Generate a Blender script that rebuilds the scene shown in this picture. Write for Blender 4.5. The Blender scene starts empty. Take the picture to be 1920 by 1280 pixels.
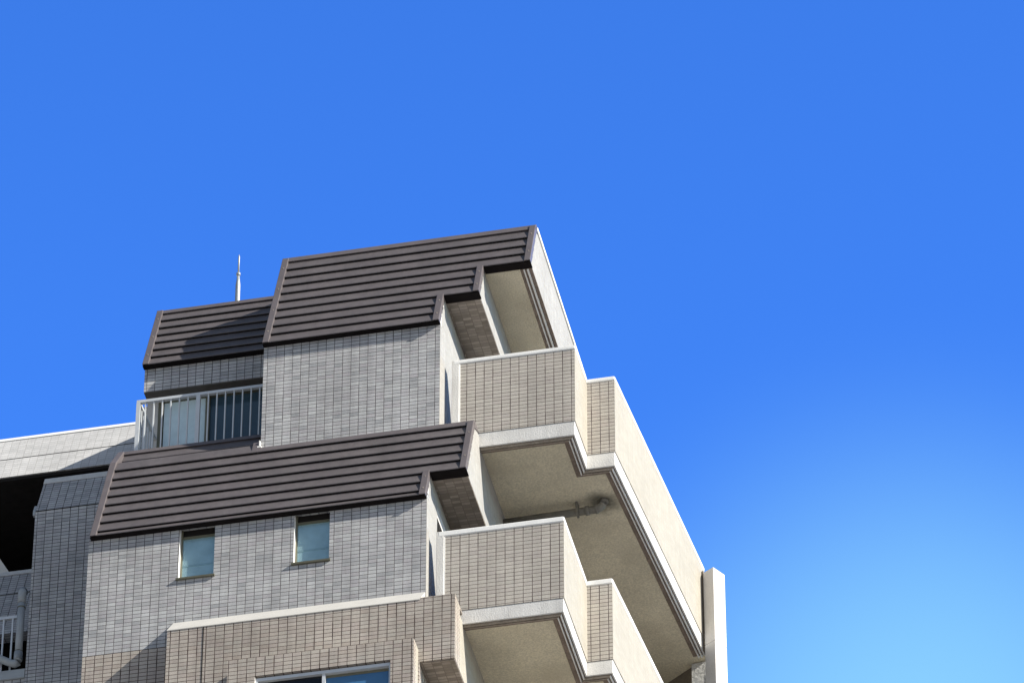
import bpy, bmesh, math, random
from mathutils import Vector, Matrix
random.seed(7)
scene = bpy.context.scene
COL = scene.collection

# ------------------------------------------------------------------ camera
TH, AZ = math.radians(38.5), math.radians(11.9)
right = Vector((math.cos(AZ), math.sin(AZ), 0))
fh = Vector((-math.sin(AZ), math.cos(AZ), 0))
fwd = fh * math.cos(TH) + Vector((0, 0, math.sin(TH)))
up = -fh * math.sin(TH) + Vector((0, 0, math.cos(TH)))
cam = bpy.data.cameras.new("camera")
cam.sensor_width = 36.0
cam.lens = 36.0 * 10700.0 / 1920.0
cam.clip_start, cam.clip_end = 1.0, 6000.0
cam_ob = bpy.data.objects.new("camera", cam)
COL.objects.link(cam_ob)
rot = Matrix((right, up, -fwd)).transposed()
cam_ob.matrix_world = Matrix.Translation((12.80348, -55.5840, 1.6)) @ rot.to_4x4()
scene.camera = cam_ob

# ------------------------------------------------------------------ sky and sun
SUN = Vector((3.8, -1.0, 2.4)).normalized()
sun_el = math.asin(SUN.z)
sun_az = math.atan2(SUN.x, SUN.y)            # clockwise from +Y
SKY_GAMMA, SKY_TINT = 2.0, (0.462, 0.650, 0.715, 1)
GLOW_DIR = tuple((fwd + right * (790 / 10700) - up * (860 / 10700)).normalized())
world = bpy.data.worlds.new("World")
scene.world = world
world.use_nodes = True
wn, wl = world.node_tree.nodes, world.node_tree.links
wn.clear()
w_out = wn.new("ShaderNodeOutputWorld")
w_bg = wn.new("ShaderNodeBackground")
w_sky = wn.new("ShaderNodeTexSky")
w_sky.sky_type = 'NISHITA'
w_sky.sun_disc = False
w_sky.sun_elevation = sun_el
w_sky.sun_rotation = sun_az
w_sky.altitude = 0
w_sky.air_density = 1.0
w_sky.dust_density = 0.6
w_sky.ozone_density = 3.0
w_bg.inputs["Strength"].default_value = 0.12
# deeper, more saturated blue in the northern half of the sky (away from the sun's side)
w_tc = wn.new("ShaderNodeTexCoord")
w_sep = wn.new("ShaderNodeSeparateXYZ")
wl.new(w_tc.outputs["Generated"], w_sep.inputs[0])
w_map = wn.new("ShaderNodeMapRange")
w_map.interpolation_type = 'SMOOTHSTEP'
w_map.inputs[1].default_value, w_map.inputs[2].default_value = 0.38, 0.66
wl.new(w_sep.outputs[1], w_map.inputs[0])
w_gam = wn.new("ShaderNodeGamma")
w_gam.inputs["Gamma"].default_value = SKY_GAMMA
wl.new(w_sky.outputs[0], w_gam.inputs["Color"])
w_mul = wn.new("ShaderNodeMix")
w_mul.data_type, w_mul.blend_type = 'RGBA', 'MULTIPLY'
w_mul.inputs[0].default_value = 1.0
w_mul.inputs[7].default_value = SKY_TINT
wl.new(w_gam.outputs[0], w_mul.inputs[6])
w_mix = wn.new("ShaderNodeMix")
w_mix.data_type = 'RGBA'
wl.new(w_map.outputs[0], w_mix.inputs[0])
w_hs = wn.new("ShaderNodeHueSaturation")          # half towards the street, muted and dimmed to lower the fill light
w_hs.inputs["Saturation"].default_value = 0.85
w_hs.inputs["Value"].default_value = 0.52
wl.new(w_sky.outputs[0], w_hs.inputs["Color"])
wl.new(w_hs.outputs[0], w_mix.inputs[6])
wl.new(w_mul.outputs[2], w_mix.inputs[7])
# pale glow painted into the sky colour around one direction
w_dot = wn.new("ShaderNodeVectorMath")
w_dot.operation = 'DOT_PRODUCT'
w_nrm = wn.new("ShaderNodeVectorMath")
w_nrm.operation = 'NORMALIZE'
wl.new(w_tc.outputs["Generated"], w_nrm.inputs[0])
wl.new(w_nrm.outputs[0], w_dot.inputs[0])
w_dot.inputs[1].default_value = GLOW_DIR
w_ac = wn.new("ShaderNodeMath")
w_ac.operation = 'ARCCOSINE'
wl.new(w_dot.outputs["Value"], w_ac.inputs[0])
w_vr = wn.new("ShaderNodeMapRange")
w_vr.interpolation_type = 'SMOOTHERSTEP'
w_vr.inputs[1].default_value, w_vr.inputs[2].default_value = math.radians(5.35), math.radians(0.0)
w_vr.inputs[3].default_value, w_vr.inputs[4].default_value = 0.0, 1.0
wl.new(w_ac.outputs[0], w_vr.inputs[0])
w_glow = wn.new("ShaderNodeMix")
w_glow.data_type = 'RGBA'
w_glow.inputs[7].default_value = (1.24, 3.0, 4.6, 1)
wl.new(w_vr.outputs[0], w_glow.inputs[0])
wl.new(w_mix.outputs[2], w_glow.inputs[6])
wl.new(w_glow.outputs[2], w_bg.inputs["Color"])
wl.new(w_bg.outputs[0], w_out.inputs["Surface"])

sun = bpy.data.lights.new("sun", 'SUN')
sun.energy = 5.0
sun.angle = math.radians(0.5)
sun.color = (1.0, 0.95, 0.86)
sun_ob = bpy.data.objects.new("sun", sun)
COL.objects.link(sun_ob)
sun_ob.location = SUN * 90
sun_ob.rotation_euler = (-SUN).to_track_quat('-Z', 'Y').to_euler()

scene.view_settings.view_transform = 'Standard'
scene.view_settings.look = 'None'
scene.view_settings.exposure = 0.85
scene.view_settings.gamma = 1.0
scene.view_settings.use_curve_mapping = False


# ------------------------------------------------------------------ materials
def new_mat(name):
    m = bpy.data.materials.new(name)
    m.use_nodes = True
    nt = m.node_tree
    return m, nt, nt.nodes["Principled BSDF"]


def nd(nt, typ, **kw):
    n = nt.nodes.new(typ)
    for k, v in kw.items():
        setattr(n, k, v)
    return n


def math_node(nt, op, a, b=None):
    n = nd(nt, "ShaderNodeMath", operation=op)
    for i, v in enumerate((a, b)):
        if v is None:
            continue
        if isinstance(v, (int, float)):
            n.inputs[i].default_value = v
        else:
            nt.links.new(v, n.inputs[i])
    return n.outputs[0]


def mix_col(nt, fac, a, b, blend='MIX'):
    n = nd(nt, "ShaderNodeMix", data_type='RGBA', blend_type=blend)
    for sock, v in ((n.inputs[0], fac), (n.inputs[6], a), (n.inputs[7], b)):
        if isinstance(v, (int, float)):
            sock.default_value = v
        elif isinstance(v, tuple):
            sock.default_value = (*v, 1)
        else:
            nt.links.new(v, sock)
    return n.outputs[2]


def noise(nt, vec, scale, detail=3.0, rough=0.55):
    n = nd(nt, "ShaderNodeTexNoise")
    n.inputs["Scale"].default_value = scale
    n.inputs["Detail"].default_value = detail
    n.inputs["Roughness"].default_value = rough
    nt.links.new(vec, n.inputs["Vector"])
    return n.outputs[0]


def ramp(nt, fac, lo, hi, a=0.0, b=1.0):
    n = nd(nt, "ShaderNodeMapRange")
    n.inputs[1].default_value, n.inputs[2].default_value = lo, hi
    n.inputs[3].default_value, n.inputs[4].default_value = a, b
    nt.links.new(fac, n.inputs[0])
    return n.outputs[0]


def streak_vec(nt, vec):
    """Coordinates squeezed so that noise runs in vertical rain streaks."""
    mp = nd(nt, "ShaderNodeMapping")
    mp.inputs["Scale"].default_value = (9.0, 9.0, 0.55)
    nt.links.new(vec, mp.inputs[0])
    return mp.outputs[0]


def tile_mat(name, tints, pitch, grout, vj=0.0042, hj=0.0040, rough=0.5, var=1.0, grime=0.2, spec=0.4):
    """Stack-bonded small wall tiles laid in metres of UV; every tile has its own tint."""
    m, nt, bs = new_mat(name)
    L = nt.links
    uv = nd(nt, "ShaderNodeUVMap")
    sep = nd(nt, "ShaderNodeSeparateXYZ")
    L.new(uv.outputs[0], sep.inputs[0])
    cu = math_node(nt, 'DIVIDE', sep.outputs[0], pitch)
    cv = math_node(nt, 'DIVIDE', sep.outputs[1], pitch * 0.5)
    comb = nd(nt, "ShaderNodeCombineXYZ")
    L.new(math_node(nt, 'FLOOR', cu), comb.inputs[0])
    L.new(math_node(nt, 'FLOOR', cv), comb.inputs[1])
    wnz = nd(nt, "ShaderNodeTexWhiteNoise", noise_dimensions='2D')
    L.new(comb.outputs[0], wnz.inputs[0])
    sepc = nd(nt, "ShaderNodeSeparateColor")
    L.new(wnz.outputs[1], sepc.inputs[0])
    geo = nd(nt, "ShaderNodeTexCoord")
    obj = geo.outputs["Object"]
    cr = nd(nt, "ShaderNodeValToRGB")
    cr.color_ramp.interpolation = 'LINEAR'
    els = cr.color_ramp.elements
    while len(els) < len(tints):
        els.new(0.5)
    for i, t in enumerate(tints):
        els[i].position = i / (len(tints) - 1)
        els[i].color = (*t, 1)
    L.new(wnz.outputs[0], cr.inputs[0])
    base = cr.outputs[0]
    # fired speckle and broad weathering
    sp = noise(nt, obj, 95.0, 2.0, 0.7)
    base = mix_col(nt, 1.0, base, ramp(nt, sp, 0.25, 0.75, 0.86, 1.14), 'MULTIPLY')
    val = ramp(nt, sepc.outputs[2], 0, 1, 1 - 0.06 * var, 1 + 0.06 * var)
    base = mix_col(nt, 1.0, base, val, 'MULTIPLY')
    st = noise(nt, streak_vec(nt, obj), 1.0, 4.0, 0.6)
    base = mix_col(nt, 1.0, base, ramp(nt, st, 0.38, 0.72, 1.03, 1.0 - grime * 0.8), 'MULTIPLY')
    big = noise(nt, obj, 1.1, 5.0, 0.6)
    base = mix_col(nt, 1.0, base, ramp(nt, big, 0.3, 0.7, 1 - grime, 1.0 + grime * 0.35), 'MULTIPLY')
    # joints: distance to the tile edge in metres
    fu = math_node(nt, 'FRACT', cu)
    fv = math_node(nt, 'FRACT', cv)
    du = math_node(nt, 'MULTIPLY', math_node(nt, 'SUBTRACT', 0.5, math_node(nt, 'ABSOLUTE', math_node(nt, 'SUBTRACT', fu, 0.5))), pitch)
    dv = math_node(nt, 'MULTIPLY', math_node(nt, 'SUBTRACT', 0.5, math_node(nt, 'ABSOLUTE', math_node(nt, 'SUBTRACT', fv, 0.5))), pitch * 0.5)
    jn = noise(nt, obj, 5.0, 2.0)
    vw = ramp(nt, jn, 0.35, 0.7, vj * 0.7, vj * 1.35)
    ju = math_node(nt, 'LESS_THAN', du, vw)
    jv = math_node(nt, 'LESS_THAN', dv, hj)
    joint = math_node(nt, 'MAXIMUM', ju, jv)
    gcol = mix_col(nt, jn, grout, tuple(min(1, c * 1.7) for c in grout))
    L.new(mix_col(nt, joint, base, gcol), bs.inputs["Base Color"])
    rg = nd(nt, "ShaderNodeMix")
    L.new(joint, rg.inputs[0])
    rg.inputs[2].default_value, rg.inputs[3].default_value = rough, 0.9
    L.new(rg.outputs[0], bs.inputs["Roughness"])
    bs.inputs["Specular IOR Level"].default_value = spec
    h = math_node(nt, 'SUBTRACT', math_node(nt, 'MULTIPLY', sp, 0.25), joint)
    tilt = math_node(nt, 'MULTIPLY', math_node(nt, 'SUBTRACT', sepc.outputs[0], 0.5), math_node(nt, 'SUBTRACT', fu, 0.5))
    h = math_node(nt, 'ADD', h, math_node(nt, 'MULTIPLY', tilt, 0.5))
    bp = nd(nt, "ShaderNodeBump")
    bp.inputs["Strength"].default_value = 0.5
    bp.inputs["Distance"].default_value = 0.004
    L.new(h, bp.inputs["Height"])
    L.new(bp.outputs[0], bs.inputs["Normal"])
    return m


def plain_mat(name, col, rough=0.7, spec=0.4, n_scale=9.0, n_amt=0.1, fine=120.0, fine_amt=0.06,
              bump=0.0, bump_scale=90.0, metal=0.0, stain=None, stain_scale=2.0, stain_lo=0.5, stain_hi=0.75, streak=0.0, spot=None):
    m, nt, bs = new_mat(name)
    L = nt.links
    obj = nd(nt, "ShaderNodeTexCoord").outputs["Object"]
    c = col
    a = noise(nt, obj, n_scale, 4.0)
    c = mix_col(nt, 1.0, c, ramp(nt, a, 0.3, 0.7, 1 - n_amt, 1 + n_amt), 'MULTIPLY')
    b = noise(nt, obj, fine, 2.0)
    c = mix_col(nt, 1.0, c, ramp(nt, b, 0.3, 0.7, 1 - fine_amt, 1 + fine_amt), 'MULTIPLY')
    if streak:
        sv = noise(nt, streak_vec(nt, obj), 1.3, 4.0, 0.6)
        c = mix_col(nt, 1.0, c, ramp(nt, sv, 0.42, 0.75, 1.0, 1.0 - streak), 'MULTIPLY')
    if spot:
        vd = nd(nt, "ShaderNodeVectorMath", operation='DISTANCE')
        L.new(obj, vd.inputs[0])
        vd.inputs[1].default_value = spot
        dd = math_node(nt, 'ADD', vd.outputs["Value"], math_node(nt, 'MULTIPLY', math_node(nt, 'SUBTRACT', noise(nt, obj, 7.0, 4.0), 0.5), 0.30))
        c = mix_col(nt, ramp(nt, dd, 0.30, 0.06), c, (.13, .12, .09))
    if stain:
        s = noise(nt, obj, stain_scale, 5.0, 0.65)
        c = mix_col(nt, ramp(nt, s, stain_lo, stain_hi), c, stain)
    L.new(c, bs.inputs["Base Color"])
    bs.inputs["Roughness"].default_value = rough
    bs.inputs["Metallic"].default_value = metal
    bs.inputs["Specular IOR Level"].default_value = spec
    if bump:
        bp = nd(nt, "ShaderNodeBump")
        bp.inputs["Strength"].default_value = bump
        bp.inputs["Distance"].default_value = 0.008
        L.new(noise(nt, obj, bump_scale, 3.0), bp.inputs["Height"])
        L.new(bp.outputs[0], bs.inputs["Normal"])
    return m


GREY_TINTS = [(.335, .341, .346), (.41, .407, .408), (.475, .480, .475), (.40, .384, .394), (.445, .447, .447)]
BEIGE_TINTS = [(.385, .333, .288), (.42, .374, .325), (.445, .405, .352), (.415, .358, .318), (.43, .394, .345)]
M = dict(
    grey_tile=tile_mat("grey_tile", GREY_TINTS, 0.1115, (.050, .047, .050)),
    beige_tile=tile_mat("beige_tile", BEIGE_TINTS, 0.1145, (.045, .032, .028), vj=0.0056, hj=0.0042),
    balcony_tile=tile_mat("balcony_tile", [(.425, .388, .342), (.46, .425, .375), (.485, .45, .395), (.45, .406, .365), (.47, .44, .385)], 0.1145, (.055, .042, .038), vj=0.0050, hj=0.0040, var=0.7, grime=0.13),
    sunlit_grey_tile=tile_mat("sunlit_grey_tile", [(.305, .298, .282), (.325, .318, .302), (.34, .333, .317)], 0.1115, (.215, .208, .195), var=0.5, grime=0.10, rough=0.8, spec=0.1),  # grey tile copy with sun glare put into its tones and joints
    sunlit_beige_tile=tile_mat("sunlit_beige_tile", [(.335, .314, .270), (.35, .328, .283), (.365, .342, .296)], 0.1145, (.24, .22, .18), var=0.4, grime=0.06, rough=0.8, spec=0.1),  # beige tile copy with full sun put into its tones and joints
    sunlit_slope_tile=tile_mat("sunlit_slope_tile", [(.50, .495, .485), (.56, .555, .545), (.60, .59, .58)], 0.1115, (.27, .265, .26), var=0.5, grime=0.12),  # lighter copy of the grey tile, sunlight on the slope put into its colour
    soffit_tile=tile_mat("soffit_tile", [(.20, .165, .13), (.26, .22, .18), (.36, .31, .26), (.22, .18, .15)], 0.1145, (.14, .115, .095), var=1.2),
    metal=plain_mat("brown_roof_metal", (.102, .090, .092), rough=0.45, spec=0.5, n_scale=2.5, n_amt=0.12, fine=60, fine_amt=0.08, bump=0.25, bump_scale=3.0, streak=0.18),
    metal_trim=plain_mat("brown_trim_metal", (.108, .094, .097), rough=0.42, spec=0.5, n_scale=5, n_amt=0.10, fine=60, fine_amt=0.06,
                         stain=(.30, .28, .27), stain_scale=14, stain_lo=0.74, stain_hi=0.80),
    paint=plain_mat("white_masonry_paint", (.60, .59, .565), rough=0.8, n_scale=2.2, n_amt=0.10, fine=70, fine_amt=0.08, bump=0.6, bump_scale=55, streak=0.12,
                    stain=(.40, .37, .33), stain_scale=3.0, stain_lo=0.60, stain_hi=0.85),
    white=plain_mat("white_coping_paint", (.74, .735, .71), rough=0.7, n_scale=4, n_amt=0.06, fine=80, fine_amt=0.05, bump=0.25),
    soffit=plain_mat("soffit_plaster", (.60, .54, .405), rough=0.9, n_scale=1.3, n_amt=0.12, fine=48, fine_amt=0.18, bump=0.7, bump_scale=70,
                     spot=(1.78, 2.44, 45.92), stain=(.46, .40, .29), stain_scale=1.2, stain_lo=0.50, stain_hi=0.85),
    drip=plain_mat("brown_stained_drip", (.20, .155, .125), rough=0.85, n_scale=6, n_amt=0.2, fine=40, fine_amt=0.2),
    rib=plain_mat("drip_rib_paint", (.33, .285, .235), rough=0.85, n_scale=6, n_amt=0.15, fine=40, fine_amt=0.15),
    plaster=plain_mat("smooth_grey_plaster", (.50, .48, .45), rough=0.85, n_scale=1.6, n_amt=0.16, fine=50, fine_amt=0.08),
    concrete=plain_mat("white_precast_concrete", (.60, .58, .555), rough=0.8, n_scale=2.0, n_amt=0.08, fine=60, fine_amt=0.07, bump=0.2),
    rough_plaster=plain_mat("rough_sprayed_plaster", (.60, .60, .58), rough=0.9, n_scale=5, n_amt=0.1, fine=24, fine_amt=0.25, bump=1.0, bump_scale=26),
    alu=plain_mat("pale_aluminium", (.60, .62, .63), rough=0.35, spec=0.5, n_amt=0.05, fine_amt=0.04, metal=0.25),
    bronze=plain_mat("bronze_window_frame", (.13, .125, .085), rough=0.4, spec=0.5, n_amt=0.05),
    dark=plain_mat("joint_and_shade_black", (.020, .018, .017), rough=0.9, spec=0.1, n_amt=0.2),  # near-black for joints and for shade painted into recesses
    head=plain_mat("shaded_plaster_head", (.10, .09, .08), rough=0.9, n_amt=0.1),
    pvc=plain_mat("grey_drain_pipe", (.33, .355, .37), rough=0.5, n_scale=5, n_amt=0.12, fine_amt=0.06),
    pipe_dark=plain_mat("dull_drain_pipe", (.17, .16, .135), rough=0.6, n_scale=8, n_amt=0.25, fine_amt=0.1),
    steel=plain_mat("galvanised_steel", (.34, .37, .38), rough=0.42, metal=0.3, n_scale=20, n_amt=0.12),
    ground=plain_mat("asphalt_ground", (.26, .25, .235), rough=0.95, n_scale=0.05, n_amt=0.2, fine=0.8, fine_amt=0.12),
    shade_black=plain_mat("black_shade", (.012, .010, .010), rough=0.9, spec=0.05),  # black standing in for shade under boards and lips
    end_plaster=plain_mat("shaded_brown_plaster", (.16, .135, .105), rough=0.9, n_scale=1.5, n_amt=0.25, fine=40, fine_amt=0.15),  # rear wall's shade put into the brown; a joint shares it
    coping_beige=plain_mat("weathered_sloped_coping", (.44, .43, .405), rough=0.8, n_scale=3, n_amt=0.06, fine=60, fine_amt=0.06),
    roofing=plain_mat("flat_roofing", (.30, .30, .30), rough=0.9, n_scale=1.0, n_amt=0.15),
)


def glass_mat(name, top, bottom, z0, z1, rough=0.06, spec=0.6, haze=0.06, coat=0.0):
    """A pane of window glass whose base colour is blended from top to bottom."""
    m, nt, bs = new_mat(name)
    L = nt.links
    geo = nd(nt, "ShaderNodeTexCoord")
    sep = nd(nt, "ShaderNodeSeparateXYZ")
    L.new(geo.outputs["Object"], sep.inputs[0])
    f = ramp(nt, sep.outputs[2], z0, z1)
    c = mix_col(nt, f, bottom, top)
    n1 = noise(nt, geo.outputs["Object"], 7.0, 3.0)
    c = mix_col(nt, 1.0, c, ramp(nt, n1, 0.3, 0.7, 1 - haze, 1 + haze), 'MULTIPLY')
    L.new(c, bs.inputs["Base Color"])
    bs.inputs["Roughness"].default_value = rough
    bs.inputs["Specular IOR Level"].default_value = spec
    bs.inputs["Metallic"].default_value = coat
    return m


M['frosted'] = glass_mat("frosted_pane", (.38, .57, .60), (.38, .57, .60), 43.7, 44.4, rough=0.24, spec=1.0, haze=0.08, coat=0.55)
M['curtain'] = glass_mat("pale_curtained_pane", (.62, .76, .80), (.62, .76, .80), 46, 48, rough=0.1)
M['blue_glass'] = glass_mat("blue_dark_pane", (.040, .075, .105), (.040, .075, .105), 46, 48, rough=0.05, spec=0.7)
M['black_glass'] = glass_mat("black_pane", (.006, .008, .012), (.006, .008, .012), 40, 42, rough=0.04, spec=0.35)
M['blind_glass'] = glass_mat("blue_blind_pane", (.045, .13, .26), (.07, .20, .38), 41.2, 41.6, rough=0.06, spec=0.6)


# ------------------------------------------------------------------ mesh helpers
class MB:
    """Collects closed solids and single faces and links them as one mesh object with UVs in metres."""

    def __init__(self):
        self.bm = bmesh.new()

    def face(self, pts):
        vs = [self.bm.verts.new(p) for p in pts]
        return self.bm.faces.new(vs)

    def extrude(self, poly, vec):
        bm = self.bm
        vec = Vector(vec)
        a = [bm.verts.new(p) for p in poly]
        b = [bm.verts.new(Vector(p) + vec) for p in poly]
        n = len(a)
        fs = [bm.faces.new(a), bm.faces.new(b[::-1])]
        for i in range(n):
            j = (i + 1) % n
            fs.append(bm.faces.new((a[j], a[i], b[i], b[j])))
        bmesh.ops.recalc_face_normals(bm, faces=fs)
        return self

    def box(self, x0, x1, y0, y1, z0, z1):
        return self.extrude([(x0, y0, z0), (x1, y0, z0), (x1, y1, z0), (x0, y1, z0)], (0, 0, z1 - z0))

    def plan(self, pts, z0, z1):
        return self.extrude([(p[0], p[1], z0) for p in pts], (0, 0, z1 - z0))

    def profile(self, yz, x0, x1):
        return self.extrude([(x0, y, z) for y, z in yz], (x1 - x0, 0, 0))

    def tube(self, pts, r, seg=14, caps=True):
        bm = self.bm
        pts = [Vector(p) for p in pts]
        rings = []
        for i, p in enumerate(pts):
            rr = r[i] if isinstance(r, (list, tuple)) else r
            d = (pts[min(i + 1, len(pts) - 1)] - pts[max(i - 1, 0)]).normalized()
            ref = Vector((0, 0, 1)) if abs(d.z) < 0.9 else Vector((1, 0, 0))
            u = d.cross(ref).normalized()
            v = d.cross(u)
            rings.append([bm.verts.new(p + (u * math.cos(t) + v * math.sin(t)) * rr)
                          for t in [2 * math.pi * k / seg for k in range(seg)]])
        fs = []
        for a, b in zip(rings, rings[1:]):
            for k in range(seg):
                f = bm.faces.new((a[k], a[(k + 1) % seg], b[(k + 1) % seg], b[k]))
                f.smooth = True
                fs.append(f)
        if caps:
            fs.append(bm.faces.new(rings[0][::-1]))
            fs.append(bm.faces.new(rings[-1]))
        bmesh.ops.recalc_face_normals(bm, faces=fs)
        return self

    def build(self, name, mat, parent=None, uvo=(0, 0, 0), bevel=0.0, label=None):
        bm = self.bm
        uvl = bm.loops.layers.uv.new("UVMap")
        o = Vector(uvo)
        for f in bm.faces:
            f.normal_update()
            n = f.normal
            if abs(n.z) > 0.95:
                t, b = Vector((1, 0, 0)), Vector((0, 1, 0))
            else:
                t = Vector((0, 0, 1)).cross(n).normalized()
                b = n.cross(t)
            for lp in f.loops:
                d = lp.vert.co - o
                lp[uvl].uv = (d.dot(t), d.dot(b))
        me = bpy.data.meshes.new(name)
        bm.to_mesh(me)
        bm.free()
        me.materials.append(mat)
        ob = bpy.data.objects.new(name, me)
        COL.objects.link(ob)
        if parent is not None:
            ob.parent = parent
        if bevel:
            md = ob.modifiers.new("bevel", 'BEVEL')
            md.width = bevel
            md.segments = 2
            md.limit_method = 'ANGLE'
        if label:
            ob["label"] = label
        return ob


def wall_panel(x0, x1, z0, z1, y, depth, holes=(), axis='Y'):
    """A wall of given thickness with rectangular openings (hole = a0, a1, z0, z1)."""
    mb = MB()
    xs = sorted({x0, x1, *[h[0] for h in holes], *[h[1] for h in holes]})
    zs = sorted({z0, z1, *[h[2] for h in holes], *[h[3] for h in holes]})
    P = (lambda a, d, z: (a, y + d, z)) if axis == 'Y' else (lambda a, d, z: (y - d, a, z))
    for i in range(len(xs) - 1):
        for k in range(len(zs) - 1):
            cx, cz = (xs[i] + xs[i + 1]) / 2, (zs[k] + zs[k + 1]) / 2
            if any(h[0] < cx < h[1] and h[2] < cz < h[3] for h in holes):
                continue
            for d in (0, depth):
                q = [P(xs[i], d, zs[k]), P(xs[i + 1], d, zs[k]), P(xs[i + 1], d, zs[k + 1]), P(xs[i], d, zs[k + 1])]
                mb.face(q if (d == 0) == (axis == 'Y') else q[::-1])
    for (a0, a1, b0, b1) in [(x0, x1, z0, z1), *holes]:
        c = [(a0, b0), (a1, b0), (a1, b1), (a0, b1)]
        for i in range(4):
            p, q = c[i], c[(i + 1) % 4]
            mb.face([P(p[0], 0, p[1]), P(q[0], 0, q[1]), P(q[0], depth, q[1]), P(p[0], depth, p[1])])
    return mb


def offset_path(pts, d):
    """Open plan polyline moved d to its right-hand (outer) side."""
    pts = [Vector(p) for p in pts]
    out = []
    dirs = [(b - a).normalized() for a, b in zip(pts, pts[1:])]
    nrm = [Vector((u.y, -u.x)) for u in dirs]
    for i, p in enumerate(pts):
        if i == 0:
            out.append(p + nrm[0] * d)
        elif i == len(pts) - 1:
            out.append(p + nrm[-1] * d)
        else:
            a, b = nrm[i - 1], nrm[i]
            out.append(p + (a + b) * (d / (1 + a.dot(b))))
    return out


def strip(path, d_out, d_in, z0, z1):
    """Solid that follows a plan path between two offsets."""
    mb = MB()
    a, b = offset_path(path, d_out), offset_path(path, d_in)
    for i in range(len(path) - 1):
        mb.plan([a[i], a[i + 1], b[i + 1], b[i]], z0, z1)
    return mb


# ------------------------------------------------------------------ ground
g = MB()
g.face([(-3000, -3000, 0), (3000, -3000, 0), (3000, 3000, 0), (-3000, 3000, 0)])
ground = g.build("ground", M['ground'])
ground["kind"] = "structure"

# ------------------------------------------------------------------ the building
B = bpy.data.objects.new("apartment_building", None)
COL.objects.link(B)
B.location = (0, 0, 0)
B["label"] = "tall tiled apartment block with brown mansard roofs and stacked corner balconies"
B["category"] = "building"

T67 = math.tan(math.radians(67))

# --- unseen filler cores added to stop light leaking through the walls
c = MB()
c.box(-4.25, -0.13, 2.30, 9.0, 0, 49.80)
c.box(-4.30, -0.13, 0.16, 2.095, 0, 44.40)
c.box(-2.28, -0.13, 0.90, 2.095, 46.405, 47.75)
c.build("light_block_core", M['plaster'], B)

# --- lower front wall, two small windows
W1, W2 = (-3.183, -2.722, 43.70, 44.50), (-1.700, -1.240, 43.712, 44.50)
wall_panel(-4.365, 0.0, 42.675, 44.60, 0.0, 0.14, [W1, W2]).build(
    "wall", M['grey_tile'], B, uvo=(-4.305, 0, 42.675))
wall_panel(-4.365, 0.0, 0.0, 42.671, 0.0, 0.14).build(
    "wall", M['beige_tile'], B, uvo=(-4.365 + 0.045, 0, 42.671), label="beige tiled wall")
# thin dark movement joint between the two tile colours
MB().box(-4.36, -3.2, 0.004, 0.03, 42.671, 42.675).build("joint", M['dark'], B)

for (a0, a1, b0, b1) in (W1, W2):
    fw = 0.026
    f = MB()
    f.box(a0, a0 + fw, 0.075, 0.13, b0, b1)
    f.box(a1 - fw * 0.6, a1, 0.075, 0.13, b0, b1)
    f.box(a0 + fw, a1 - fw * 0.6, 0.080, 0.13, b1 - 0.135, b1 - 0.105)
    f.box(a0 + fw, a1 - fw * 0.6, 0.075, 0.13, b0, b0 + 0.03)
    fr = f.build("window", M['bronze'], B)
    MB().box(a0 + fw, a1 - fw * 0.6, 0.098, 0.12, b0 + 0.03, b1 - 0.135).build("pane", M['frosted'], fr)
    MB().box(a0 + fw, a1 - fw * 0.6, 0.094, 0.0978, b0 + 0.235, b0 + 0.262).build(
        "glazing_bar", glass_mat("glazing_bar", (.31, .48, .51), (.31, .48, .51), 43, 45, rough=0.24, spec=1.0, coat=0.55), fr)
    s = MB()
    s.profile([(-0.035, b0 - 0.012), (0.12, b0 + 0.006), (0.12, b0 - 0.02), (-0.03, b0 - 0.034)], a0 - 0.02, a1 + 0.02)
    s.build("sill", M['bronze'], fr)
    MB().box(a0 + fw, a1 - fw * 0.6, 0.095, 0.13, b1 - 0.1045, b1).build("head_shade", M['dark'], fr)  # dark box painted in for the shade at the window head
    MB().box(a0 + 0.0005, a0 + 0.004, 0.004, 0.075, b0, b1).build("jamb", M['white'], fr)

# --- upper front wall
wall_panel(-2.345, 0.0, 46.05, 47.79, 0.66, 0.14).build("wall", M['grey_tile'], B, uvo=(-2.292, 0, 46.105))
# --- set-back band over the roof terrace
wall_panel(-4.258, -2.36, 48.14, 48.62, 1.72, 0.18).build("wall", M['grey_tile'], B, uvo=(-4.223, 0, 48.14), label="shaded tile band over the terrace door")
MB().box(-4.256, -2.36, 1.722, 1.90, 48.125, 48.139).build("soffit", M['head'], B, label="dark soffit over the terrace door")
# side wall at the left end of the terrace recess
MB().box(-4.256, -4.101, 1.902, 2.095, 46.41, 48.139).build("wall", M['plaster'], B)

# --- right-hand side walls of the main block (sunlit), with the balcony door opening
wall_panel(0.142, 9.0, 42.6, 44.82, 0.0, 0.12, [(0.60, 2.3, 42.7, 44.78)], axis='X').build(
    "wall", M['sunlit_grey_tile'], B, uvo=(0, 0.0, 42.6), label="sunlit side wall")
wall_panel(0.802, 9.0, 46.05, 48.20, 0.0, 0.12, axis='X').build("wall", M['sunlit_grey_tile'], B, uvo=(0, 0.66, 46.05), label="sunlit side wall")
MB().box(-0.12, 0.0, 0.93, 9.0, 48.201, 48.39).build("wall", M['sunlit_grey_tile'], B, uvo=(0, 0.66, 46.05))
MB().box(-0.12, 0.0, 0.22, 9.0, 44.821, 44.97).build("wall", M['sunlit_grey_tile'], B, uvo=(0, 0.0, 42.6))
wall_panel(0.142, 9.0, 0.0, 42.598, 0.0, 0.12, axis='X').build("wall", M['sunlit_beige_tile'], B)
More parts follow.
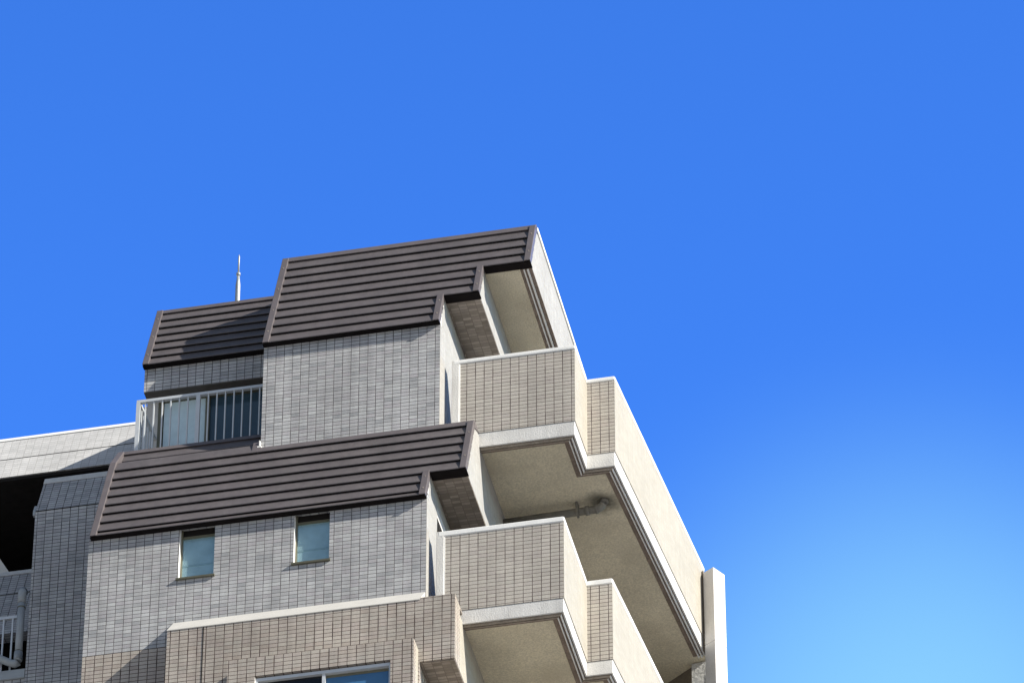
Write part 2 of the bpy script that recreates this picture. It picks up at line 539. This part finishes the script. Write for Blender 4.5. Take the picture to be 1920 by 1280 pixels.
# outer corner returns (the front walls' own thickness seen from the side)
MB().box(-0.002, 0.003, 0.001, 0.142, 42.73, 44.50).build("corner_return", M['sunlit_grey_tile'], B)
MB().box(-0.002, 0.003, 0.661, 0.802, 46.05, 47.80).build("corner_return", M['sunlit_grey_tile'], B)
d = MB()
d.box(-0.10, -0.05, 0.60, 0.66, 42.7, 44.78).box(-0.10, -0.05, 2.24, 2.3, 42.7, 44.78).box(-0.10, -0.05, 0.66, 2.24, 44.72, 44.78)
bd = d.build("balcony_door", M['bronze'], B)
MB().box(-0.095, -0.075, 0.66, 2.24, 42.7, 44.72).build("pane", M['black_glass'], bd)


# --- mansard roofs of horizontal metal boards
def mansard(y0, z0, courses, trims, flashes, lip, wall_y, label):
    Y = lambda z: y0 + (z - z0) / T67
    mb, gp = MB(), MB()
    for (a, b, xa, xb) in courses:
        mb.profile([(Y(a) - 0.034, a), (Y(a) - 0.036, a + 0.010), (Y(b) - 0.004, b), (Y(b + 0.02) + 0.004, b + 0.02),
                    (Y(b) + 0.06, b), (Y(a) + 0.06, a + 0.03), (Y(a) + 0.008, a + 0.022), (Y(a) - 0.020, a + 0.012), (Y(a) - 0.026, a)], xa, xb)
        gp.profile([(Y(a) - 0.0255, a - 0.001), (Y(a) - 0.020, a + 0.0115), (Y(a) + 0.0, a + 0.012), (Y(a) - 0.003, a - 0.001)], xa + 0.01, xb - 0.01)
    roof = mb.build("mansard_roof", M['metal'], B, label=label)
    gp.build("lap_shade", M['shade_black'], roof)  # black strips painted in as the shade under each lap
    for (xa, xb, za, zb) in trims:
        t = MB()
        t.profile([(Y(za) - 0.050, za), (Y(zb) - 0.050, zb), (Y(zb) + 0.03, zb), (Y(za) + 0.03, za)], xa, xb)
        t.build("edge_trim", M['metal_trim'], roof, bevel=0.006)
    for (xa, xb, za, zb) in flashes:
        t = MB()
        t.profile([(Y(za) - 0.034, za), (Y(zb) - 0.036, zb - 0.01), (Y(zb) - 0.02, zb), (Y(zb) + 0.25, zb), (Y(za) + 0.03, za)], xa, xb)
        t.build("ridge_flashing", M['metal_trim'], roof)
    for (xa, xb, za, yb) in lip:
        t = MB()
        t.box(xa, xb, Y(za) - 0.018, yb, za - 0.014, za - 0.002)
        t.build("drip_lip", M['shade_black'], roof)  # lip underside coloured black for its shade
    # fixing screws down the trims
    for (xa, xb, za, zb) in trims:
        n = max(2, int((zb - za) / 0.45))
        for k in range(n):
            z = za + (zb - za) * (k + 0.5) / n
            t = MB()
            t.tube([(xa * 0.45 + xb * 0.55, Y(z) - 0.049, z), (xa * 0.45 + xb * 0.55, Y(z) - 0.058, z)], 0.008, 8)
            t.build("screw", M['rib'], roof)
    return roof


def courses(z0, dz, n, xa, xb):
    return [(z0 + k * dz, z0 + (k + 1) * dz, xa, xb) for k in range(n)]


TW = 0.085
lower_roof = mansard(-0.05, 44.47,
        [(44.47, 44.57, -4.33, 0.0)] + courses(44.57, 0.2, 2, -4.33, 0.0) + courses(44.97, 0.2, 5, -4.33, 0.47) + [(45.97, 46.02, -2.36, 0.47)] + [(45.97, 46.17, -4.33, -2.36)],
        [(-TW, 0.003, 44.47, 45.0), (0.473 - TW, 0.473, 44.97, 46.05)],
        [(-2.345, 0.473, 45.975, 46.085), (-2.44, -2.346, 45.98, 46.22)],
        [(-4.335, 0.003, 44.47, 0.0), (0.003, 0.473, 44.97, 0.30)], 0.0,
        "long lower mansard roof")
_y = lambda z, o=0.0: -0.05 + o + (z - 44.47) / T67
MB().profile([(_y(44.47) - 0.05, 44.47), (_y(46.15) - 0.05, 46.15), (_y(46.57, 0.15) - 0.05, 46.57), (_y(46.57, 0.15) + 0.03, 46.57),
              (_y(46.15) + 0.09, 46.15), (_y(44.47) + 0.03, 44.47)], -4.335, -4.335 + TW).build("edge_trim", M['metal_trim'], lower_roof, bevel=0.006)
mansard(0.10, 44.47, [(46.09, 46.335, -4.33, -2.352), (46.335, 46.53, -4.33, -2.352)],
        [], [(-4.335, -2.352, 46.512, 46.595)], [], 0.0,
        "top courses of the lower mansard under the terrace railing")  # courses set back to lengthen the upper wall's shadow on them
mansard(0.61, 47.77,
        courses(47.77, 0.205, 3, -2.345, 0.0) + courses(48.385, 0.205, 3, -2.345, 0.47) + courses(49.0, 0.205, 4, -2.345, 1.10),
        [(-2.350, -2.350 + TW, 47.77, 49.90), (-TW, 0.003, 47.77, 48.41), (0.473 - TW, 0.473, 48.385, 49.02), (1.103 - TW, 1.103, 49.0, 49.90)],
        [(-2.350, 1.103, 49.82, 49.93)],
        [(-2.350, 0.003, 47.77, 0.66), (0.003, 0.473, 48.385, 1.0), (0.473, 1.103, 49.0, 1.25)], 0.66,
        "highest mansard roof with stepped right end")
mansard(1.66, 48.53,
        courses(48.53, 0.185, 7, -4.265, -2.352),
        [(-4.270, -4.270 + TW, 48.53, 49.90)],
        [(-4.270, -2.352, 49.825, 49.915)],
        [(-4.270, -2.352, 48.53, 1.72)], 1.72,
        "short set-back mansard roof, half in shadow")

# bodies behind the mansards: tiled soffits under the stepped ends, pale right faces
Y1 = lambda z: -0.05 + (z - 44.47) / T67
Y2 = lambda z: 0.61 + (z - 47.77) / T67
b = MB()
b.profile([(Y1(44.975) + 0.02, 44.975), (Y1(46.06) + 0.02, 46.06), (9.0, 46.06), (9.0, 44.975)], 0.0, 0.462)
b.build("beam", M['sunlit_grey_tile'], B, uvo=(0, 0.3, 44.97))
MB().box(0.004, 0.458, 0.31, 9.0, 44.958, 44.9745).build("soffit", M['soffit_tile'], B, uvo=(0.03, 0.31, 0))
b = MB()
b.profile([(Y2(48.39) + 0.02, 48.39), (Y2(49.01) + 0.02, 49.01), (9.0, 49.01), (9.0, 48.39)], 0.0, 0.462)
b.build("beam", M['sunlit_grey_tile'], B, uvo=(0, 1.0, 48.39))
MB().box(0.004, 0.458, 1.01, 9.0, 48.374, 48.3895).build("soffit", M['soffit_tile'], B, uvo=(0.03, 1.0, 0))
r = MB()
r.profile([(Y2(49.012) + 0.02, 49.012), (Y2(49.87) + 0.02, 49.87), (9.0, 49.87), (9.0, 49.012)], 0.463, 1.092)
rs = r.build("roof_slab", M['sunlit_grey_tile'], B, uvo=(0, 1.2, 49.0))
MB().box(0.463, 0.93, 1.26, 9.0, 49.000, 49.0118).build("soffit", M['soffit'], rs)
MB().box(0.93, 1.09, 1.26, 9.0, 49.004, 49.0116).build("drip_edge", M['drip'], rs)
for xa, w in ((0.975, 0.016), (1.022, 0.022)):
    MB().box(xa, xa + w, 1.26, 9.0, 48.985, 49.0035).build("drip_rib", M['white'], rs)
MB().box(1.0, 1.112, Y2(49.87) + 0.06, 9.0, 49.872, 49.93).build("coping", M['white'], rs, bevel=0.008)
MB().box(-4.26, 1.0, 2.27, 9.0, 49.855, 49.90).build("flat_roof", M['roofing'], B)
MB().box(-2.34, 1.0, 1.60, 2.269, 49.80, 49.90).build("flat_roof", M['roofing'], B)
MB().profile([(Y2(47.80) + 0.05, 47.80), (Y2(49.8) + 0.05, 49.8), (2.6, 49.8), (2.6, 47.80)], -2.33, -0.005).build("light_block_core", M['plaster'], B)
MB().profile([(1.76, 48.63), (2.22, 49.8), (2.6, 49.8), (2.6, 48.63)], -4.25, -2.36).build("light_block_core", M['plaster'], B)
MB().profile([(Y1(44.62) + 0.05, 44.62), (Y1(46.03) + 0.05, 46.03), (1.2, 46.03), (1.2, 44.62)], -4.31, -0.005).build("light_block_core", M['plaster'], B)
MB().profile([(Y1(46.031) + 0.05, 46.031), (Y1(46.15) + 0.05, 46.15), (Y1(46.15) + 0.28, 46.16), (Y1(46.5) + 0.22, 46.5), (2.09, 46.50), (2.09, 46.031)], -4.31, -2.36).build("terrace_floor", M['roofing'], B)

# white sealant nick where the upper wall meets the lower roof
MB().box(-2.358, -2.345, 0.62, 0.655, 46.10, 46.21).box(-2.375, -2.325, 0.60, 0.655, 46.085, 46.105).build("sealant", M['white'], B)

# --- terrace door behind the railing
f = MB()
for (xa, xb, za, zb) in ((-4.10, -4.055, 46.4, 48.138), (-2.42, -2.37, 46.4, 48.138), (-4.055, -2.42, 48.085, 48.138), (-3.455, -3.40, 46.4, 48.085)):
    f.box(xa, xb, 1.905, 1.97, za, zb)
df = f.build("sliding_door", M['bronze'], B)
MB().box(-4.03, -3.455, 1.945, 1.965, 46.4, 48.085).build("pane", M['curtain'], df, label="pale curtained pane")
MB().box(-3.40, -2.42, 1.955, 1.975, 46.4, 48.085).build("pane", M['blue_glass'], df, label="dark blue pane")
MB().box(-4.055, -4.0305, 1.95, 1.97, 46.4, 48.085).build("stile", M['dark'], df)

# --- aluminium railing of the terrace
RX, RY, RZ = -0.04, 0.20, 0.155
h = MB()
h.box(-4.115 + RX, -2.36, 0.875 + RY, 0.925 + RY, 47.30 + RZ, 47.342 + RZ)
rl = h.build("railing", M['alu'], B, label="pale railing of the roof terrace")
MB().box(-4.115 + RX, -4.07 + RX, 0.926 + RY, 1.90, 47.30 + RZ, 47.342 + RZ).build("handrail", M['alu'], rl)
for xp in (-4.092 + RX, -3.285 + RX):
    MB().box(xp - 0.026, xp + 0.026, 0.875 + RY, 0.925 + RY, 46.50, 47.30 + RZ).build("post", M['alu'], rl)
first = MB().box(-0.008, 0.008, 0.887 + RY, 0.912 + RY, 46.50, 47.30 + RZ).build("baluster", M['alu'], rl)
xs = [-4.0, -3.885, -3.77, -3.655, -3.54, -3.425, -3.15, -3.035, -2.92, -2.805, -2.69, -2.575, -2.46]
spots = [(xb + RX, 0) for xb in xs] + [(-4.092 + RX, 0.14 + i * 0.115) for i in range(6)]
for i, (px, py) in enumerate(spots):
    o = first if i == 0 else first.copy()
    if i:
        COL.objects.link(o)
        o.parent = rl
    o.location = (px, py, 0)
MB().box(-4.1 + RX, -2.38, 0.86 + RY, 0.94 + RY, 46.49, 46.52).build("bottom_rail", M['alu'], rl)

# --- protruding beige panel below the lower wall, with its sloped coping
p = MB()
p.box(-3.205, 0.436, -0.28, -0.0015, 41.775, 42.70)
pp = p.build("wall_panel", M['beige_tile'], B, uvo=(-2.36, 0, 41.80), label="protruding beige tile panel")
MB().profile([(-0.288, 42.701), (-0.288, 42.712), (-0.002, 43.02), (-0.002, 42.701)], -3.21, -0.005).build("sloped_coping", M['coping_beige'], pp)
MB().box(0.0, 0.436, -0.28, 0.14, 42.701, 42.735).build("top_edge", M['beige_tile'], pp, uvo=(-2.36, 0, 41.80))
MB().box(-2.748, -2.736, -0.284, -0.2795, 41.3, 42.70).build("joint", M['dark'], pp)
MB().box(0.002, 0.436, -0.001, 9.0, 41.775, 42.60).build("beam", M['sunlit_beige_tile'], B, uvo=(0, 0, 41.8))
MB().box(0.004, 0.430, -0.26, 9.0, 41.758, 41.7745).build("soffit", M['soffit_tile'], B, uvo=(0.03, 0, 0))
MB().box(-3.205, -0.001, -0.279, -0.0015, 30.0, 41.7745).build("wall", M['beige_tile'], B, uvo=(-2.36, 0, 41.80))

# --- window bay at the bottom of the picture
QW = (-2.0, -0.306, 40.2, 41.68)
qb = wall_panel(-2.35, -0.018, 30.0, 41.955, -0.53, 0.12, [QW]).build("window_bay", M['beige_tile'], B, uvo=(-2.221, 0, 41.73))
MB().box(-2.35, -0.019, -0.409, -0.2805, 30.0, 41.954).build("bay_side", M['sunlit_beige_tile'], qb)
f = MB()
qm = -1.145
f.box(-2.0, -1.965, -0.50, -0.42, 40.2, 41.66).box(-0.330, -0.306, -0.50, -0.42, 40.2, 41.66).box(-1.965, -0.330, -0.50, -0.42, 41.615, 41.66)
f.box(qm - 0.02, qm + 0.02, -0.49, -0.42, 40.2, 41.614)
f.build("window_frame", M['alu'], qb)
MB().box(-1.965, qm - 0.02, -0.455, -0.43, 40.2, 41.614).build("pane", M['black_glass'], qb, label="black pane")
MB().box(qm + 0.02, -0.330, -0.445, -0.425, 40.2, 41.575).build("pane", M['blind_glass'], qb, label="blue pane over a blind")
MB().box(qm + 0.02, -0.330, -0.447, -0.42, 41.576, 41.614).build("sash_rail", M['bronze'], qb)
MB().box(-2.0, -1.996, -0.527, -0.50, 40.2, 41.66).build("jamb", M['white'], qb)


# --- corner balconies
def balcony(path, z_band, z_tile, z_cop, z_top, x_beam, y_end, name_label, u0):
    n = len(path)
    par = strip(path, 0.0, -0.13, z_tile, z_cop)
    o = par.build("balcony", M['balcony_tile'], B, uvo=(u0, 0, z_tile + 0.02), label=name_label)
    # the long return walls: the same tile with full sun put into its colour
    strip(path[1:3], 0.004, 0.0005, z_tile, z_cop).build("side_tiles", M['sunlit_beige_tile'], o, uvo=(0, path[1][1], z_tile + 0.02))
    strip(path[3:5], 0.004, 0.0005, z_tile, z_cop).build("side_tiles", M['sunlit_beige_tile'], o, uvo=(0, path[3][1], z_tile + 0.02))
    strip(path, 0.012, -0.15, z_cop, z_top).build("coping", M['white'], o, bevel=0.014)
    strip(path, -0.007, -0.030, z_band, z_tile - 0.001).build("slab_band", M['paint'], o, bevel=0.006)
    # white frame down the left end of the front panel
    x0, y0 = path[0]
    MB().box(x0 - 0.02, x0 + 0.078, y0 - 0.010, y0 + 0.14, z_band, z_top - 0.002).build("end_trim", M['paint'], o, bevel=0.006)
    MB().box(x0 + 0.079, x0 + 0.092, y0 - 0.004, y0 + 0.02, z_tile, z_cop).build("end_trim", M['white'], o)
    # floor slab and its plastered soffit
    inner = offset_path(path, -0.17)
    poly = [(x_beam, inner[0][1]), *[(v[0], v[1]) for v in inner[1:]], (path[-1][0], path[-1][1] + 0.002), (2.50, 6.47), (2.30, 8.4), (x_beam, 8.4)]
    MB().plan(poly, z_band + 0.020, z_tile - 0.03).build("soffit", M['soffit'], o)
    sp = [(x_beam, path[0][1]), *path[1:]]
    strip(sp, -0.0305, -0.175, z_band + 0.016, z_tile - 0.002).build("drip_edge", M['drip'], o)
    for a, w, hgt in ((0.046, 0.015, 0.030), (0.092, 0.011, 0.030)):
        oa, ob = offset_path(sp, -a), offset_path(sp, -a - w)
        for i in range(len(sp) - 1):       # sunlight on the side ribs is put in as white, the front ribs are grimy
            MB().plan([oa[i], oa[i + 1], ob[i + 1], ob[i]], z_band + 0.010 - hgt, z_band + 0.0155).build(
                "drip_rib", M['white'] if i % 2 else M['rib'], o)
    return o


def bpath(y0, ys, x1, xs, xs2, length):
    ang = math.radians(4.95)
    return [(0.12, y0), (x1, y0), (x1 + 0.012, ys), (xs2, ys), (xs2 + math.sin(ang) * length, ys + math.cos(ang) * length)]


upper_path = bpath(0.94, 1.68, 1.712, 1.74, 2.088, 4.40)
lower_path = bpath(0.14, 1.54, 1.712, 1.74, 2.050, 4.56)
balcony(upper_path, 45.905, 46.13, 47.285, 47.352, 0.463, 6.4, "upper corner balcony", 0.296)
balcony(lower_path, 42.57, 42.78, 43.935, 44.018, 0.437, 6.4, "lower corner balcony", 0.285)
# the same balcony repeats on the floors below the picture
low2 = [(x, y - 0.5) for x, y in lower_path[:4]] + [lower_path[4]]
balcony(low2, 39.24, 39.45, 40.605, 40.688, 0.437, 6.4, "balcony below the picture", 0.285)

# rear wall of the balcony bays, running off at the angle of the next wing
ang = math.radians(37.7)
for (za, zb) in ((0.0, 42.55), (42.81, 45.922)):
    q0 = Vector((2.229, 6.307))
    q1 = q0 + Vector((-math.cos(ang), math.sin(ang))) * 2.2
    nrm = Vector((math.sin(ang), math.cos(ang))) * 0.2
    MB().plan([q0, q1, q1 + nrm, q0 + nrm], za, zb).build("end_wall", M['end_plaster'], B)

# concrete fin column and rough pier at the far end of the long balcony wall
pl, pm, pr = Vector((2.483, 5.904)), Vector((2.641, 5.800)), Vector((2.763, 6.013))
fourth = pl + pr - pm
cb = MB().plan([pl, pm, pr, fourth], 45.962, 47.164).build("column", M['concrete'], B, bevel=0.008)
MB().plan([pl, pm, pr, fourth], 0.0, 45.958).build("column_shaft", M['concrete'], cb, bevel=0.006)
MB().plan([(2.243, 6.215), (2.478, 6.185), (2.50, 6.45), (2.27, 6.48)], 0.0, 45.905).build("pier", M['rough_plaster'], B)
MB().plan([(2.462, 6.180), (2.482, 6.177), (2.482, 6.184), (2.462, 6.187)], 0.0, 45.70).build("pier_edge", M['white'], B)

MB().plan([(2.452, 5.93), (2.482, 5.905), (2.53, 6.09), (2.47, 6.09)], 45.90, 47.20).build("joint", M['end_plaster'], cb)

# drain pipe hung under the upper balcony slab
t = MB()
pts = [(0.47, 2.46, 45.80), (1.68, 2.42, 45.80)]
for k in range(1, 9):
    a = k / 8 * math.pi / 2
    pts.append((1.68 + 0.13 * math.sin(a), 2.42 - 0.02 * math.sin(a), 45.80 + 0.13 * (1 - math.cos(a))))
t.tube(pts, 0.052, 16)
dp = t.build("drain_pipe", M['pipe_dark'], B, label="drain pipe with elbow under the upper balcony")
MB().tube([(1.55, 2.424, 45.80), (1.60, 2.423, 45.80)], 0.064, 16).build("collar", M['pipe_dark'], dp)
MB().tube([(1.68, 2.42, 45.80), (1.71, 2.419, 45.803)], 0.063, 16).build("collar", M['pipe_dark'], dp)
MB().box(1.43, 1.46, 2.36, 2.48, 45.74, 45.925).build("bracket", M['pipe_dark'], dp)

# --- left wing: tiled fin, sloping parapets, dark loggia
f = MB()
f.profile([(2.2, 0.0), (2.2, 46.76), (2.48, 47.42), (2.68, 47.42), (2.40, 46.70), (2.40, 0.0)], -5.805, -4.31)
wf = f.build("wall", M['grey_tile'], B, uvo=(-5.77, 0, 46.76), label="shaded tiled fin wall of the left wing")
MB().profile([(2.474, 47.422), (2.524, 47.54), (2.72, 47.54), (2.67, 47.422)], -5.81, -4.32).build("coping", M['paint'], wf, bevel=0.006)
MB().box(-5.80, -4.32, 2.193, 2.21, 46.752, 46.764).build("joint", M['dark'], wf)
MB().profile([(2.195, 46.70), (2.195, 46.765), (2.25, 46.89), (2.34, 46.89), (2.25, 46.70)], -5.838, -5.806).build("edge_trim", M['pvc'], wf)

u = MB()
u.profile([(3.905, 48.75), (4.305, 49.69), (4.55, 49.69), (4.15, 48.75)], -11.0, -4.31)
pu = u.build("parapet", M['sunlit_slope_tile'], B, uvo=(-11, 3.905, 48.75), label="sunlit sloping tile parapet of the left wing")
MB().profile([(4.295, 49.691), (4.332, 49.76), (4.60, 49.76), (4.56, 49.691)], -11.0, -4.31).build("coping", M['white'], pu)
uj = 49.20
MB().profile([(3.905 + (uj - 48.75) / T67 - 0.004, uj), (3.905 + (uj - 48.75) / T67 - 0.001, uj + 0.010), (4.2, uj + 0.01), (4.2, uj)], -11.0, -4.32).build("joint", M['dark'], pu)

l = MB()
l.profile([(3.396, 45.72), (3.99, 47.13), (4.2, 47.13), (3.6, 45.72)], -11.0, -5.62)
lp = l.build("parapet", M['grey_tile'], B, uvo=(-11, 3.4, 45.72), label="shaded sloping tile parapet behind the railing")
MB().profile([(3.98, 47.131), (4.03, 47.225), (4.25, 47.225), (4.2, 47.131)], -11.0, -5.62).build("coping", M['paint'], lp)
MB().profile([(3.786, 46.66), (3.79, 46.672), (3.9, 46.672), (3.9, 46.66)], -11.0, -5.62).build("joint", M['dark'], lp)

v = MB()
v.box(-11.0, -4.31, 3.93, 9.0, 48.70, 48.749)  # near-black sheet added for the shade under the parapet
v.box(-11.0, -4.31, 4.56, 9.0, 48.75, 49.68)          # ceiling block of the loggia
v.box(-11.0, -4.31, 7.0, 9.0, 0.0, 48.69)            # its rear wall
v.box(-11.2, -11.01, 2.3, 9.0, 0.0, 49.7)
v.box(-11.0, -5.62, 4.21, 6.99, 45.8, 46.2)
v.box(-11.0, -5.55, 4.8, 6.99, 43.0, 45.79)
v.build("loggia", M['dark'], B, label="dark loggia recess of the left wing")  # deep shade of the recess put into near-black walls
MB().box(-5.60, -4.31, 2.71, 6.99, 0.0, 46.6).box(-4.60, -4.31, 2.71, 6.99, 46.6005, 48.69).build("wall", M['grey_tile'], B, uvo=(-5.6, 0, 0))
MB().extrude([(-7.4, 4.9, 47.2), (-6.60, 4.9, 47.2), (-7.18, 4.9, 48.2), (-7.4, 4.9, 48.58)], (0, 0.1, 0)).build(
    "lit_wall_patch", M['white'], B)  # white triangle added to stand for a sunlit patch of wall

s = MB()
s.box(-11.0, -5.812, 2.20, 4.79, 44.10, 44.235)
sb = s.build("balcony", M['pvc'], B, label="left wing balcony slab below the railing")
MB().box(-11.0, -5.815, 2.23, 2.40, 0.0, 44.099).build("front_wall", M['grey_tile'], sb, uvo=(-11, 0, 44.1))
h = MB()
h.box(-11.0, -5.95, 2.23, 2.27, 45.085, 45.127)
r2 = h.build("railing", M['alu'], B)
fb = MB().box(-0.011, 0.011, 2.24, 2.262, 44.236, 45.085).build("baluster", M['alu'], r2)
for i in range(14):
    o = fb if i == 0 else fb.copy()
    if i:
        COL.objects.link(o)
        o.parent = r2
    o.location = (-6.032 - 0.121 * i, 0, 0)

t = MB()
t.tube([(-5.912, 2.20, 45.42), (-5.912, 2.20, 44.36)], 0.050, 18)
dp = t.build("drain_pipe", M['pvc'], B, label="grey drain pipe beside the left railing")
MB().tube([(-5.912, 2.20, 45.28), (-5.912, 2.20, 45.44), (-5.912, 2.205, 45.475), (-5.912, 2.225, 45.50), (-5.912, 2.27, 45.505)], 0.056, 18).build("elbow", M['pvc'], dp)
MB().tube([(-5.912, 2.20, 45.20), (-5.912, 2.20, 45.215)], 0.055, 18).build("collar", M['bronze'], dp)
MB().tube([(-5.912, 2.20, 44.50), (-5.912, 2.20, 44.515)], 0.055, 18).build("collar", M['bronze'], dp)
MB().tube([(-5.912, 2.20, 44.50), (-5.912, 2.20, 44.38), (-5.922, 2.20, 44.34), (-5.95, 2.20, 44.325), (-6.0, 2.19, 44.335), (-6.2, 2.16, 44.44), (-6.6, 2.10, 44.64)],
          [.057, .057, .057, .055, .05, .05, .05], 18).build("elbow", M['pvc'], dp)

# ------------------------------------------------------------------ lightning rod on the flat roof
R = bpy.data.objects.new("lightning_rod", None)
COL.objects.link(R)
R.location = (-3.845, 4.7, 49.90)
R["label"] = "thin galvanised lightning rod standing on the flat roof against the sky"
R["category"] = "lightning rod"
MB().tube([(0, 0, 0.0), (0, 0, 2.36), (0, 0, 2.44), (0, 0, 2.52)], [.036, .035, .026, .020], 16).build("mast", M['steel'], R)
MB().tube([(0, 0, 2.521), (0, 0, 2.54), (0, 0, 2.541), (0, 0, 2.58)], [.020, .022, .030, .030], 16).build("collar", M['steel'], R)
MB().tube([(0, 0, 2.581), (0, 0, 2.88), (0, 0, 2.915)], [.014, .012, .005], 12).build("rod", M['steel'], R)
MB().tube([(0, 0, 0.0), (0, 0, 0.02)], [.12, .12], 16).build("base_plate", M['steel'], R)
